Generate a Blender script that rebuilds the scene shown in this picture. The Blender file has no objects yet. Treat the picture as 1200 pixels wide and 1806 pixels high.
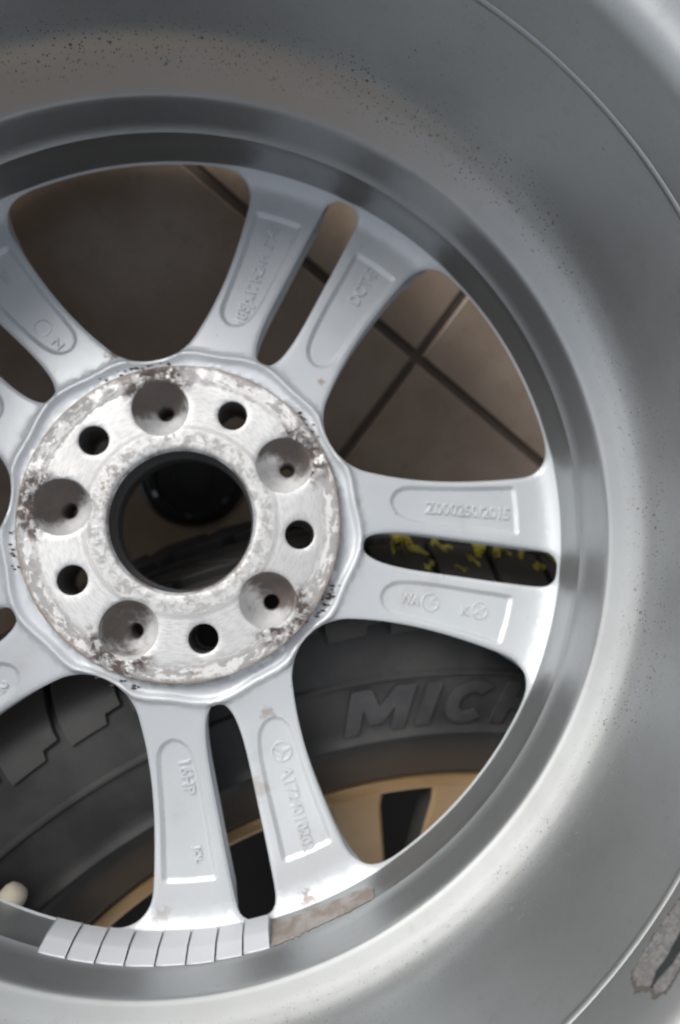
import bpy, bmesh, math, random
import numpy as np
from mathutils import Matrix, Vector, geometry
random.seed(4); rng = np.random.default_rng(4)
S = bpy.context.scene
COL = S.collection
PI = math.pi
R = math.radians

# ------------------------------------------------------------------ camera
CAMR = np.array([[0.97399607, 0.06556601, -0.21687038], [0.0, 0.95721076, 0.28939172], [0.22656492, -0.28186640, 0.93231951]])
CAMP = np.array([-0.10469874, 0.52038173, 0.47583898])
cd = bpy.data.cameras.new('camera'); cam = bpy.data.objects.new('camera', cd); COL.objects.link(cam)
m = Matrix.Identity(4)
for i in range(3):
    for j in range(3): m[i][j] = CAMR[i][j]
    m[i][3] = CAMP[i]
cam.matrix_world = m
cd.sensor_fit = 'VERTICAL'; cd.sensor_height = 36.0; cd.lens = 24.007
cd.clip_start = 0.01; cd.clip_end = 200
cd.dof.use_dof = True; cd.dof.focus_distance = 0.255; cd.dof.aperture_fstop = 6.2
S.camera = cam
# ------------------------------------------------------------------ sky and sun (soft overcast light)
SUN_CAM = np.array([-0.36, 0.56, 0.76]); SUN_CAM /= np.linalg.norm(SUN_CAM)
SD = CAMR @ SUN_CAM
el = math.asin(SD[2]); az = math.atan2(SD[0], SD[1])
W = bpy.data.worlds.new('World'); S.world = W; W.use_nodes = True
nt = W.node_tree; nt.nodes.clear()
sky = nt.nodes.new('ShaderNodeTexSky'); sky.sky_type = 'NISHITA'; sky.sun_disc = False
sky.sun_elevation = el; sky.sun_rotation = az; sky.air_density = 1.0; sky.dust_density = 2.0; sky.ozone_density = 2.0
hs_ = nt.nodes.new('ShaderNodeHueSaturation'); hs_.inputs['Saturation'].default_value = 0.32
bg = nt.nodes.new('ShaderNodeBackground'); bg.inputs['Strength'].default_value = 0.13
wo = nt.nodes.new('ShaderNodeOutputWorld')
nt.links.new(sky.outputs[0], hs_.inputs['Color']); nt.links.new(hs_.outputs[0], bg.inputs['Color']); nt.links.new(bg.outputs[0], wo.inputs['Surface'])
sl = bpy.data.lights.new('sun', 'SUN'); sl.energy = 1.15; sl.angle = R(28); sl.color = (1.0, 0.99, 0.97)
so = bpy.data.objects.new('sun', sl); COL.objects.link(so)
so.rotation_euler = Vector(SD).to_track_quat('Z', 'Y').to_euler(); so.location = (0, 0, 3)
S.view_settings.view_transform = 'Standard'; S.view_settings.look = 'None'; S.view_settings.exposure = 0.42; S.view_settings.gamma = 1.0

# ------------------------------------------------------------------ material helper
class M:
    def __init__(s, name, base=(.5, .5, .5), rough=.5, metal=0., spec=.5):
        s.m = bpy.data.materials.new(name); s.m.use_nodes = True; s.t = s.m.node_tree; s.t.nodes.clear()
        s.b = s.n('ShaderNodeBsdfPrincipled'); o = s.n('ShaderNodeOutputMaterial'); s.t.links.new(s.b.outputs[0], o.inputs[0])
        s.set('Base Color', base); s.set('Roughness', rough); s.set('Metallic', metal); s.set('Specular IOR Level', spec)
        tc = s.n('ShaderNodeTexCoord'); s.P = tc.outputs['Object']
    def n(s, t, **k):
        x = s.t.nodes.new(t)
        for a, v in k.items(): setattr(x, a, v)
        return x
    def put(s, sock, v):
        if isinstance(v, bpy.types.NodeSocket): s.t.links.new(v, sock)
        elif isinstance(v, (tuple, list)) and sock.type == 'RGBA': sock.default_value = (*v[:3], 1)
        else: sock.default_value = v
    def set(s, k, v): s.put(s.b.inputs[k], v)
    def math(s, op, a, b=0., c=0., clamp=False):
        x = s.n('ShaderNodeMath', operation=op, use_clamp=clamp); s.put(x.inputs[0], a); s.put(x.inputs[1], b); s.put(x.inputs[2], c); return x.outputs[0]
    def noise(s, scale, detail=3., rough=.55, vec=None, dist=0.):
        x = s.n('ShaderNodeTexNoise'); x.inputs['Scale'].default_value = scale; x.inputs['Detail'].default_value = detail
        x.inputs['Roughness'].default_value = rough; x.inputs['Distortion'].default_value = dist; s.put(x.inputs['Vector'], vec or s.P); return x.outputs['Fac']
    def ramp(s, v, lo, hi, a=0., b=1.):
        x = s.n('ShaderNodeMapRange', clamp=True); x.interpolation_type = 'SMOOTHSTEP'
        s.put(x.inputs[0], v); s.put(x.inputs[1], lo); s.put(x.inputs[2], hi); s.put(x.inputs[3], a); s.put(x.inputs[4], b); return x.outputs[0]
    def mix(s, f, a, b):
        x = s.n('ShaderNodeMix', data_type='RGBA'); s.put(x.inputs[0], f); s.put(x.inputs[6], a); s.put(x.inputs[7], b); return x.outputs[2]
    def mixf(s, f, a, b):
        x = s.n('ShaderNodeMix', data_type='FLOAT'); s.put(x.inputs[0], f); s.put(x.inputs[2], a); s.put(x.inputs[3], b); return x.outputs[0]
    def sep(s, v=None):
        x = s.n('ShaderNodeSeparateXYZ'); s.put(x.inputs[0], v or s.P); return x.outputs
    def rad(s):
        q = s.sep(); return s.math('SQRT', s.math('ADD', s.math('MULTIPLY', q[0], q[0]), s.math('MULTIPLY', q[1], q[1])))
    def ang(s):
        q = s.sep(); return s.math('ARCTAN2', q[1], q[0])
    def scale(s, v): 
        x = s.n('ShaderNodeMapping'); s.put(x.inputs[0], s.P); x.inputs['Scale'].default_value = v; return x.outputs[0]
    def dots(s, scale, rmin, rmax, keep):
        "random spots: returns 0..1 mask"
        v = s.n('ShaderNodeTexVoronoi'); v.inputs['Scale'].default_value = scale; s.put(v.inputs['Vector'], s.P)
        c = s.n('ShaderNodeSeparateColor'); s.t.links.new(v.outputs['Color'], c.inputs[0])
        rr = s.mixf(c.outputs[0], rmin, rmax)
        a = s.ramp(v.outputs['Distance'], rr, s.math('MULTIPLY', rr, .55))
        k = s.math('LESS_THAN', c.outputs[1], keep)
        return s.math('MULTIPLY', a, k)
    def bump(s, h, strength=.3, dist=.0005):
        x = s.n('ShaderNodeBump'); x.inputs['Strength'].default_value = strength; x.inputs['Distance'].default_value = dist
        s.put(x.inputs['Height'], h); s.set('Normal', x.outputs[0])

PAINT = (.60, .62, .625)
def paint_spoke():
    p = M('silver_paint_spokes', PAINT, .42, .30)
    n1 = p.noise(22, 4); n2 = p.math('ADD', p.noise(140, 3), p.noise(900, 2))
    dirt = p.ramp(p.noise(38, 5, .6), .56, .74)
    fine = p.dots(190, .05, .16, .10)
    c = p.mix(p.ramp(n1, .35, .7), (.61, .635, .65), (.66, .68, .695))
    c = p.mix(p.math('MULTIPLY', dirt, .22), c, (.42, .37, .31))
    c = p.mix(p.math('MULTIPLY', fine, .5), c, (.25, .2, .16))
    q = p.sep(); cmb = p.n('ShaderNodeCombineXYZ'); p.put(cmb.inputs[0], q[0]); p.put(cmb.inputs[1], q[1]); nn = p.noise(330, 4, .7)
    for (x, y, rad, col, amt) in ((66.6, 73.0, 2.6, (.42, .34, .25), .9), (61.5, -181.3, 4.5, (.16, .11, .09), .8), (-8., -187.5, 5.0, (.38, .33, .30), .5), (41, -91, 4, (.35, .26, .21), .6), (37.5, -127, 7, (.42, .36, .30), .5), (26, -122, 7, (.45, .40, .34), .4), (-36, 84, 5, (.2, .15, .13), .8), (84, 11, 3, (.35, .28, .22), .5), (-2, 80.5, 5, (.22, .17, .14), .8)):
        d = p.n('ShaderNodeVectorMath', operation='DISTANCE'); p.put(d.inputs[0], cmb.outputs[0]); d.inputs[1].default_value = (x / 1000, y / 1000, 0)
        mk = p.ramp(p.math('ADD', d.outputs['Value'], p.math('MULTIPLY', p.math('SUBTRACT', nn, .5), rad / 1000 * 3.2)), rad / 1000, rad / 1000 * .35)
        c = p.mix(p.math('MULTIPLY', mk, amt), c, col)
    p.set('Base Color', c); p.set('Roughness', p.mixf(n1, .36, .48)); p.bump(n2, .12, .0003)
    return p.m
def paint_barrel():
    p = M('silver_paint_barrel', PAINT, .3, .78)
    z = p.sep()[2]; a = p.ang()
    n1 = p.noise(16, 5); n2 = p.noise(160, 2)
    spots_zone = p.math('MULTIPLY', p.ramp(z, .027, .037), p.ramp(z, .046, .064, 1., .12))
    pn = p.ramp(p.noise(30, 3), .42, .62)
    d1 = p.dots(300, .08, .32, .5); d2 = p.dots(650, .14, .42, .7); d3 = p.dots(150, .04, .12, .3)
    sp = p.math('MAXIMUM', p.math('MULTIPLY', p.math('MAXIMUM', d1, d2), p.math('MULTIPLY', spots_zone, p.mixf(pn, .5, 1.))), p.math('MULTIPLY', d3, p.ramp(z, .03, .045, .0, .55)))
    # brown tint on the step, stronger on one side of the wheel
    side = p.ramp(p.math('ABSOLUTE', p.math('SUBTRACT', a, 1.75)), 1.25, .25)
    step_tint = p.math('MULTIPLY', p.math('MULTIPLY', p.ramp(z, .023, .027), p.ramp(z, .050, .038)), p.math('MULTIPLY', side, p.ramp(p.noise(18, 4), .15, .5)))
    c = p.mix(p.ramp(n1, .3, .7), (.395, .41, .415), (.44, .455, .46))
    sv = p.n('ShaderNodeCombineXYZ'); p.put(sv.inputs[0], p.math('COSINE', a)); p.put(sv.inputs[1], p.math('SINE', a)); p.put(sv.inputs[2], p.math('MULTIPLY', z, 4.)); stk = p.ramp(p.noise(38, 3, .6, sv.outputs[0]), .56, .74)
    mv = p.n('ShaderNodeCombineXYZ'); p.put(mv.inputs[0], p.math('COSINE', a)); p.put(mv.inputs[1], p.math('SINE', a)); p.put(mv.inputs[2], p.math('MULTIPLY', z, 400.)); mach = p.noise(3, 3, .6, mv.outputs[0])
    c = p.mix(p.math('MULTIPLY', stk, .16), c, (.26, .24, .22)); c = p.mix(p.math('MULTIPLY', p.ramp(mach, .5, .75), .10), c, (.52, .54, .55))
    film = p.math('MULTIPLY', p.ramp(p.noise(11, 5, .65), .48, .7), .28)
    c = p.mix(film, c, (.34, .33, .31))
    c = p.mix(p.math('MULTIPLY', step_tint, .8), c, (.44, .36, .28))
    upper = p.ramp(p.math('ABSOLUTE', p.math('SUBTRACT', a, .9)), 2.0, 1.0, .45, 1.); sp = p.math('MULTIPLY', sp, upper); c = p.mix(p.math('MULTIPLY', sp, .8), c, (.06, .05, .045))
    p.set('Base Color', c)
    p.set('Metallic', p.math('MULTIPLY', p.mixf(sp, .78, .1), p.mixf(step_tint, 1., .6)))
    ro = p.mixf(n1, .38, .46); ro = p.mixf(film, ro, .6)
    p.set('Roughness', p.math('ADD', ro, p.math('MULTIPLY', sp, .3))); p.bump(p.math('SUBTRACT', n2, p.math('MULTIPLY', sp, 2.)), .06, .0004)
    return p.m
LUG0 = 101.75; MID0 = 65.35; HOLE0 = 65.75
LUGC = [(.0552 * math.cos(R(LUG0 + 72 * k)), .0552 * math.sin(R(LUG0 + 72 * k))) for k in range(5)]
def hub_metal():
    p = M('worn_bare_aluminium', (.8, .8, .79), .35, .9)
    r = p.rad()
    flow = p.n('ShaderNodeCombineXYZ'); p.put(flow.inputs[0], p.math('MULTIPLY', r, 5.)); p.put(flow.inputs[1], p.math('MULTIPLY', p.ang(), .05)); 
    turn = p.noise(260, 2, .5, flow.outputs[0])
    n0 = p.noise(55, 5, .65); n1 = p.noise(210, 7, .72, dist=.4); n2 = p.noise(480, 5, .75); nb = p.noise(24, 3)
    rr = p.math('ADD', r, p.math('MULTIPLY', p.math('SUBTRACT', n1, .5), .006))
    pf = p.n('ShaderNodeCombineXYZ'); p.put(pf.inputs[0], r); p.put(pf.inputs[1], p.math('MULTIPLY', p.ang(), .030)); p.put(pf.inputs[2], p.math('MULTIPLY', nb, .004)); npf = p.noise(230, 6, .68, pf.outputs[0], .3)
    outer = p.ramp(rr, .0662, .0672)
    inner = p.ramp(rr, .0450, .0425)
    edge = p.ramp(rr, .0728, .0746)
    # distance to the nearest lug bowl
    q = p.sep(); cmb = p.n('ShaderNodeCombineXYZ'); p.put(cmb.inputs[0], q[0]); p.put(cmb.inputs[1], q[1])
    dmin = 1.
    for (x, y) in [(c[0] * 1.10, c[1] * 1.10) for c in LUGC]:
        d = p.n('ShaderNodeVectorMath', operation='DISTANCE'); p.put(d.inputs[0], cmb.outputs[0]); d.inputs[1].default_value = (x, y, 0)
        dmin = p.math('MINIMUM', dmin, d.outputs['Value'])
    nearlug = p.ramp(p.math('ADD', dmin, p.math('MULTIPLY', p.math('SUBTRACT', n0, .5), .018)), .0195, .0135)
    flake = p.ramp(n1, .45, .60)
    flake2 = p.ramp(n2, .50, .60)
    bright = (.70, .695, .68); mid = (.62, .61, .60)
    c = p.mix(p.ramp(nb, .4, .65), bright, (.57, .565, .555))
    c = p.mix(p.math('MULTIPLY', p.ramp(n2, .6, .75), .35), c, (.5, .46, .42))
    cin = p.mix(flake, (.62, .615, .60), (.42, .415, .40)); cin = p.mix(p.math('MULTIPLY', flake2, p.ramp(nb, .45, .65)), cin, (.30, .26, .22))
    c = p.mix(p.math('MULTIPLY', p.ramp(turn, .45, .62), .30), c, (.36, .355, .345))
    c = p.mix(inner, c, cin)
    cout = p.mix(p.ramp(p.math('ADD', p.math('MULTIPLY', npf, .75), p.math('MULTIPLY', n0, .25)), .47, .515), (.74, .73, .71), (.40, .39, .38)); cout = p.mix(p.math('MULTIPLY', p.ramp(n0, .55, .66), flake2), cout, (.26, .19, .15))
    c = p.mix(outer, c, cout)
    line = p.math('MULTIPLY', p.ramp(rr, .0655, .0665), p.ramp(rr, .0690, .0678))
    c = p.mix(p.math('MULTIPLY', line, .7), c, (.50, .49, .48))
    for (a_, b_, am) in ((.0438, .0462, .55), (.0478, .0486, .3), (.0378, .0386, .4)):
        ln = p.math('MULTIPLY', p.ramp(r, a_, a_ + .0004), p.ramp(r, b_, b_ - .0004)); c = p.mix(p.math('MULTIPLY', p.math('MULTIPLY', ln, p.ramp(nb, .25, .5)), am), c, (.38, .37, .36))
    c = p.mix(p.math('MULTIPLY', edge, p.ramp(n0, .35, .55)), c, (.36, .30, .26))
    rust = p.math('MULTIPLY', nearlug, p.math('MULTIPLY', p.ramp(r, .060, .0665), p.ramp(n1, .40, .56)))
    c = p.mix(rust, c, (.09, .068, .058))
    p.set('Base Color', c)
    dull = p.math('MAXIMUM', p.math('MULTIPLY', inner, flake), p.math('MAXIMUM', p.math('MULTIPLY', outer, p.ramp(n1, .46, .5)), rust))
    p.set('Metallic', p.mixf(dull, .62, .4)); p.set('Roughness', p.math('ADD', p.mixf(dull, .46, .62), p.math('MULTIPLY', turn, .08)))
    p.bump(p.math('ADD', p.math('MULTIPLY', turn, .25), p.math('MULTIPLY', p.math('MULTIPLY', n1, p.math('MAXIMUM', inner, outer)), 2.)), .35, .0004)
    return p.m
def lug_paint():
    p = M('lug_bowl_metal', (.7, .7, .69), .45, .35)
    z = p.sep()[2]; n = p.noise(45, 3, .5); n2 = p.noise(260, 4, .7); r = p.rad()
    at = p.n('ShaderNodeAttribute'); at.attribute_name = 'rust_shade_bias'
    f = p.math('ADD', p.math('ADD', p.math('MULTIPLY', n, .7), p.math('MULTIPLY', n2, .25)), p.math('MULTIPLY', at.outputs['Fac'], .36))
    rust = p.math('MULTIPLY', p.ramp(f, .38, .60), p.mixf(n2, .8, 1.))  # rust, with the shade of each bowl's upper side painted in
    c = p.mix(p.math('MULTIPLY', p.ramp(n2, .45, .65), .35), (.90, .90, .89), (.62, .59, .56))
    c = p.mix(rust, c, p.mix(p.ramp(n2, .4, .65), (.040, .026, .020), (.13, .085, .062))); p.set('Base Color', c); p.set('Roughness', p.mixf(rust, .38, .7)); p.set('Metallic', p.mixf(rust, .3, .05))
    p.bump(n2, .35, .0006)
    return p.m
def hub_paint():
    p = M('silver_paint_hub', PAINT, .42, .30)
    r = p.rad(); n = p.noise(70, 5, .65); nf = p.noise(260, 3)
    c = p.mix(p.ramp(p.noise(22, 4), .35, .7), (.61, .635, .65), (.66, .68, .695))
    st = p.math('MULTIPLY', p.ramp(p.math('ADD', r, p.math('MULTIPLY', p.math('SUBTRACT', n, .5), .018)), .0800, .0760), p.ramp(n, .42, .58))
    c = p.mix(p.math('MULTIPLY', st, .8), c, (.20, .14, .11))
    p.set('Base Color', c); p.bump(nf, .06, .0003); p.set('Roughness', p.mixf(st, .42, .75))
    return p.m
def rubber():
    p = M('dusty_rubber_rim_reflection', (.03, .03, .03), .62, 0., .35)
    n = p.noise(30, 5, .6); nf = p.noise(500, 3)
    r = p.rad()
    c = p.mix(p.ramp(n, .35, .7), (.028, .028, .029), (.052, .050, .048))
    c = p.mix(p.math('MULTIPLY', p.ramp(r, .262, .245), .7), c, (.075, .052, .034))  # brown reflection of the rim painted into the rubber beside it
    p.set('Base Color', c); p.set('Roughness', p.mixf(n, .55, .72)); p.bump(nf, .15, .0004); return p.m
def letter_rubber():
    p = M('raised_letter_rubber', (.05, .05, .052), .5, 0., .5); p.set('Base Color', p.mix(p.ramp(p.noise(60, 4), .4, .65), (.037, .037, .039), (.058, .058, .060))); return p.m
def tread_rubber():
    p = M('tread_rubber', (.02, .02, .02), .6, 0., .4)
    n = p.noise(70, 4); p.set('Base Color', p.mix(n, (.036, .035, .034), (.075, .072, .068)))
    p.bump(p.noise(400, 3), .15, .0004); return p.m
def chalk(name):
    p = M(name, (.3, .27, .03), .7)
    n = p.noise(160, 4, .7, dist=.5)
    p.set('Base Color', p.mix(p.ramp(n, .50, .62), (.50, .44, .07), (.06, .055, .03))); return p.m
def gold():
    p = M('bronze_gold_rim_paint', (.36, .22, .10), .45, .35)
    n = p.noise(30, 4); p.set('Base Color', p.mix(p.ramp(n, .3, .7), (.42, .27, .13), (.50, .33, .17))); p.set('Roughness', p.mixf(n, .32, .46)); return p.m
def simple(name, c, rough=.5, metal=0., var=.15, sc=60):
    p = M(name, c, rough, metal); n = p.noise(sc, 4)
    p.set('Base Color', p.mix(n, tuple(v * (1 - var) for v in c), tuple(min(1, v * (1 + var)) for v in c))); p.bump(p.noise(sc * 5, 2), .05, .0003); return p.m
def residue():
    p = M('adhesive_residue', (.4, .36, .33), .7)
    n = p.noise(70, 5, .7, dist=.5); q = p.ang(); st = p.math('FRACT', p.math('MULTIPLY', q, 31.)); 
    c = p.mix(p.ramp(n, .38, .6), (.36, .33, .31), (.25, .21, .185)); c = p.mix(p.math('MULTIPLY', p.ramp(st, .12, .02), .18), c, (.16, .12, .10))
    p.set('Base Color', c); p.bump(n, .5, .0006); return p.m
def bare_patch():
    p = M('bare_grainy_metal', (.36, .34, .34), .65, .3)
    n = p.noise(600, 3, .7); n2 = p.noise(60, 4)
    c = p.mix(p.ramp(n, .4, .6), (.30, .29, .29), (.20, .195, .195)); c = p.mix(p.math('MULTIPLY', p.ramp(n2, .5, .7), .4), c, (.22, .19, .165))
    p.set('Base Color', c); p.bump(n, .6, .0004); return p.m
def tile_mat():
    p = M('brown_floor_tile', (.17, .13, .10), .38)
    oi = p.n('ShaderNodeObjectInfo')
    w = p.n('ShaderNodeVectorMath', operation='ADD'); p.put(w.inputs[0], p.P); p.put(w.inputs[1], oi.outputs['Location'])
    n = p.noise(14, 6, .62, w.outputs[0]); n2 = p.noise(120, 4, .6, w.outputs[0])
    c = p.mix(p.ramp(n, .35, .68), (.215, .155, .108), (.285, .220, .165)); c = p.mix(p.math('MULTIPLY', p.ramp(n2, .55, .7), .3), c, (.13, .10, .08))
    v = p.math('ADD', .94, p.math('MULTIPLY', oi.outputs['Random'], .12))
    h = p.n('ShaderNodeHueSaturation'); p.put(h.inputs['Value'], v); p.put(h.inputs['Color'], c); p.set('Base Color', h.outputs[0]); p.bump(n2, .08, .0006); return p.m

MS = paint_spoke(); MBAR = paint_barrel(); MH = hub_metal(); ML = lug_paint(); MHP = hub_paint()
MR = rubber(); MT = tread_rubber(); MLT = letter_rubber(); MG = gold(); MCH = chalk('yellow_chalk_mark')
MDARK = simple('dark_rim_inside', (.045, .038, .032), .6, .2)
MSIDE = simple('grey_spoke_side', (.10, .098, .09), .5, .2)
MW = simple('grey_painted_weight', (.58, .595, .62), .38, 0., .06)
MRES = residue(); MPATCH = bare_patch(); MSMEAR = simple('black_rubber_smear', (.03, .035, .037), .55)
MVALVE = simple('beige_dusty_rubber', (.42, .37, .29), .7, 0., .25, 200)
MTILE = tile_mat(); MGR = simple('dark_grout', (.085, .062, .046), .9, 0., .3, 120)
MCAP = simple('black_plastic', (.012, .012, .013), .35); MCLIP = simple('worn_metal_clip', (.25, .25, .26), .35, .8)
MGRND = simple('grey_brown_ground', (.16, .14, .12), .85, 0., .2, 4)

# ------------------------------------------------------------------ mesh helpers
def add(name, verts, faces, mats, parent=None, smooth=None, fm=None):
    me = bpy.data.meshes.new(name); me.from_pydata([tuple(map(float, v)) for v in verts], [], [tuple(map(int, f)) for f in faces])
    for x in (mats if isinstance(mats, (list, tuple)) else [mats]): me.materials.append(x)
    if fm is not None: me.polygons.foreach_set('material_index', list(map(int, fm)))
    if smooth is not None:
        me.polygons.foreach_set('use_smooth', [True] * len(me.polygons))
        if smooth < 179: me.set_sharp_from_angle(angle=R(smooth))
    me.update()
    o = bpy.data.objects.new(name, me); COL.objects.link(o); o.parent = parent; return o
def empty(name, label, cat, mat=None, loc=None):
    o = bpy.data.objects.new(name, None); COL.objects.link(o); o['label'] = label; o['category'] = cat; o.empty_display_size = .05
    if mat is not None: o.matrix_world = mat
    if loc is not None: o.location = loc
    return o
def lathe(name, prof, mats, parent, n=256, a0=0., a1=360., smooth=35, closed=False, fm=None):
    prof = np.array(prof, float); full = abs(a1 - a0 - 360) < 1e-6
    A = np.radians(np.linspace(a0, a1, n + 1)[:n] if full else np.linspace(a0, a1, n + 1)); k = len(prof); na = len(A)
    V = np.stack([np.outer(np.cos(A), prof[:, 0]), np.outer(np.sin(A), prof[:, 0]), np.tile(prof[:, 1], (na, 1))], -1).reshape(-1, 3)
    F = []; FM = []; kk = k if closed else k - 1
    for i in range(na if full else na - 1):
        j = (i + 1) % na
        for q in range(kk):
            q2 = (q + 1) % k
            F.append((i * k + q, i * k + q2, j * k + q2, j * k + q)); FM.append(fm(q) if fm else 0)
    if not full and closed: F.append(tuple(range(k))); F.append(tuple((na - 1) * k + q for q in reversed(range(k)))); FM += [0, 0]
    V = V; return add(name, V, F, mats, parent, smooth, FM)
def catmull(pts, sub=6):
    P = np.array(pts, float); out = []
    for i in range(len(P) - 1):
        p0 = P[max(i - 1, 0)]; p1 = P[i]; p2 = P[i + 1]; p3 = P[min(i + 2, len(P) - 1)]
        for t in np.linspace(0, 1, sub, endpoint=False):
            out.append(.5 * ((2 * p1) + (-p0 + p2) * t + (2 * p0 - 5 * p1 + 4 * p2 - p3) * t * t + (-p0 + 3 * p1 - 3 * p2 + p3) * t ** 3))
    out.append(P[-1]); return np.array(out)
def resample(P, step):
    P = np.array(P, float); d = np.r_[0, np.cumsum(np.hypot(*np.diff(P, axis=0).T))]; n = max(2, int(round(d[-1] / step)) + 1)
    s = np.linspace(0, d[-1], n); return np.c_[np.interp(s, d, P[:, 0]), np.interp(s, d, P[:, 1])]
def pol2(l): l = np.array(l, float); return np.c_[l[:, 0] * np.cos(np.radians(l[:, 1])), l[:, 0] * np.sin(np.radians(l[:, 1]))]
def rot2(P, d): c, s = math.cos(R(d)), math.sin(R(d)); return P @ np.array([[c, s], [-s, c]])
def area2(P): x, y = P[:, 0], P[:, 1]; return .5 * np.sum(x * np.roll(y, -1) - y * np.roll(x, -1))
def offset(P, d):
    "closed loop moved by d outwards"
    if area2(P) < 0: P = P[::-1]
    t = np.roll(P, -1, 0) - np.roll(P, 1, 0); t /= np.linalg.norm(t, axis=1)[:, None] + 1e-12
    return P + d * np.c_[t[:, 1], -t[:, 0]]
def inside(P, X):
    r = np.zeros(len(X), bool); j = len(P) - 1
    for i in range(len(P)):
        c = ((P[i, 1] > X[:, 1]) != (P[j, 1] > X[:, 1]))
        xi = (P[j, 0] - P[i, 0]) * (X[:, 1] - P[i, 1]) / (P[j, 1] - P[i, 1] + 1e-15) + P[i, 0]
        r ^= c & (X[:, 0] < xi); j = i
    return r
def dist(P, X):
    A = P; B = np.roll(P, -1, 0); D = B - A; L = (D ** 2).sum(1) + 1e-12; out = np.full(len(X), 1e9)
    lo = P.min(0) - 6; hi = P.max(0) + 6
    k = np.where(((X > lo) & (X < hi)).all(1))[0]
    for s in range(0, len(k), 2000):
        q = X[k[s:s + 2000]]; t = np.clip(((q[:, None] - A[None]) * D[None]).sum(2) / L, 0, 1)
        out[k[s:s + 2000]] = np.sqrt((((A[None] + t[..., None] * D[None]) - q[:, None]) ** 2).sum(2)).min(1)
    return out

# ================================================================== THE WHEEL (units inside: mm)
WHEEL = Matrix(((0.98915208, 0.08808420, -0.11755566, -0.10806970), (-0.03603891, 0.92133008, 0.38710734, 0.42355078), (0.14240560, -0.37867145, 0.91451002, 0.16079745), (0, 0, 0, 1)))
wheel = empty('alloy_wheel', 'bare silver alloy wheel without tyre, five double spokes, seen from its back', 'wheel', mat=WHEEL)
E_PROF = [(194.5, -24), (194.35, -22.6), (194.5, -20), (194.75, -8), (194.9, -.9), (194.35, -.2), (194.25, .4), (194.4, .9), (195.0, 1.5), (195.5, 8), (195.9, 14), (196.1, 20), (196.2, 22.8)]
C_PROF = list(map(tuple, catmull([(196.2, 22.8), (196.7, 24.3), (198.5, 26.3), (201.6, 29.8), (204.7, 33.3), (207.6, 37.0), (209.7, 41.0), (210.9, 46.0), (211.5, 54), (211.8, 64), (212.2, 75), (212.7, 90), (213.2, 104)], 7)))
L_PROF = [(213.2, 105.0), (212.7, 105.6), (212.6, 106.2), (212.7, 106.8), (213.2, 107.4)] + list(map(tuple, catmull([(213.1, 108), (212.6, 118), (212.3, 125), (212.4, 129.5), (213.1, 132.8), (214.7, 136.0), (217.3, 138.5), (221, 140.2), (226, 141), (232, 140.8), (236, 139.2), (237.6, 136), (236, 131)], 4)))
O_PROF = [(228, 127.5), (222, 125), (219.5, 114), (218.5, 62), (217, 52), (213.5, 42), (208, 31), (202.5, 22), (200.5, 6), (201, -8), (217, -18), (219, -46), (232, -52), (237, -55), (238, -59), (236, -66), (230, -66), (222, -60), (214, -52), (206, -42), (198.5, -31), (195.4, -26)]
prof = np.array(E_PROF + C_PROF[1:] + L_PROF + O_PROF) / 1000
barrel = lathe('rim_barrel', prof, MBAR, wheel, n=320, smooth=45, closed=True)

# ---- outlines of the spoke disc
EDGE = [(80.9, 36), (81.0, 34.6), (81.4, 32.8), (82.7, 30.5), (85.6, 27.4), (90.6, 24.2), (98.5, 21.7), (109, 19.4), (123, 17.5), (138, 16.35), (153, 15.75), (167, 15.45), (178, 15.4), (184, 15.75), (188.5, 16.55), (191.4, 17.7), (193.0, 19.2), (193.6, 21.2)]
e_ = catmull([(EDGE[0][0], 37.4)] + EDGE, 5)[5:]
half = pol2(e_); up = resample(half, 2.0)
def win_loop():
    lo = up                                  # ccw edge of arm group centred at 0, going outwards, window centre at +36
    hi = pol2(np.c_[np.hypot(*up.T), 72 - np.degrees(np.arctan2(up[:, 1], up[:, 0]))])[::-1]
    a = np.arange(21.8, 50.3, .6); arc = pol2(np.c_[np.full(len(a), 193.65), a])
    return np.r_[lo, arc, hi[:-1]]
WIN = win_loop()
SLOT_H = catmull([(88.0, 0), (88.25, 1.1), (89.4, 2.3), (92, 3.35), (97, 4.25), (105, 4.65), (115, 4.6), (125, 4.35), (140, 3.95), (155, 3.65), (170, 3.35), (182, 3.1), (188, 2.85), (191, 2.4), (192.8, 1.6), (193.4, .8), (193.5, 0)], 5)
h1 = pol2(SLOT_H); h2 = pol2(np.c_[SLOT_H[:, 0], -SLOT_H[:, 1]])[::-1]
SLOT = resample(np.r_[h1, h2[1:]], 2.0)[:-1]
POC = catmull([(171.2, 5.4), (165, 5.5), (150, 5.9), (135, 6.3), (120, 7.05), (111, 8.0), (105.6, 9.4), (103.0, 11.3), (102.4, 13.0), (103.4, 14.8), (106.4, 16.2), (110, 16.75), (116, 16.5), (125, 15.85), (140, 14.95), (155, 14.45), (165, 14.2), (171.2, 14.0)], 5)
POC = np.r_[POC, [(172, 13.7)], [(172.1, 9.7)], [(172, 5.7)]]
def dd(P):
    k = [0]
    for i in range(1, len(P)):
        if np.hypot(*(P[i] - P[k[-1]])) > .3: k.append(i)
    return P[k]
PC = dd(resample(np.r_[pol2(POC), pol2(POC)[:1]], 1.8)[:-1])
openings = []; pockets = []
for k in range(5):
    openings.append(dd(rot2(WIN, MID0 + 72 * k))); openings.append(dd(rot2(SLOT, MID0 + 72 * k)))
    pockets.append(dd(rot2(PC, MID0 + 72 * k))); pockets.append(dd(rot2(np.c_[PC[:, 0], -PC[:, 1]][::-1], MID0 + 72 * k)))
def circle(cx, cy, r, n): a = np.linspace(0, 2 * PI, n, endpoint=False); return np.c_[cx + r * np.cos(a), cy + r * np.sin(a)]
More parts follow.
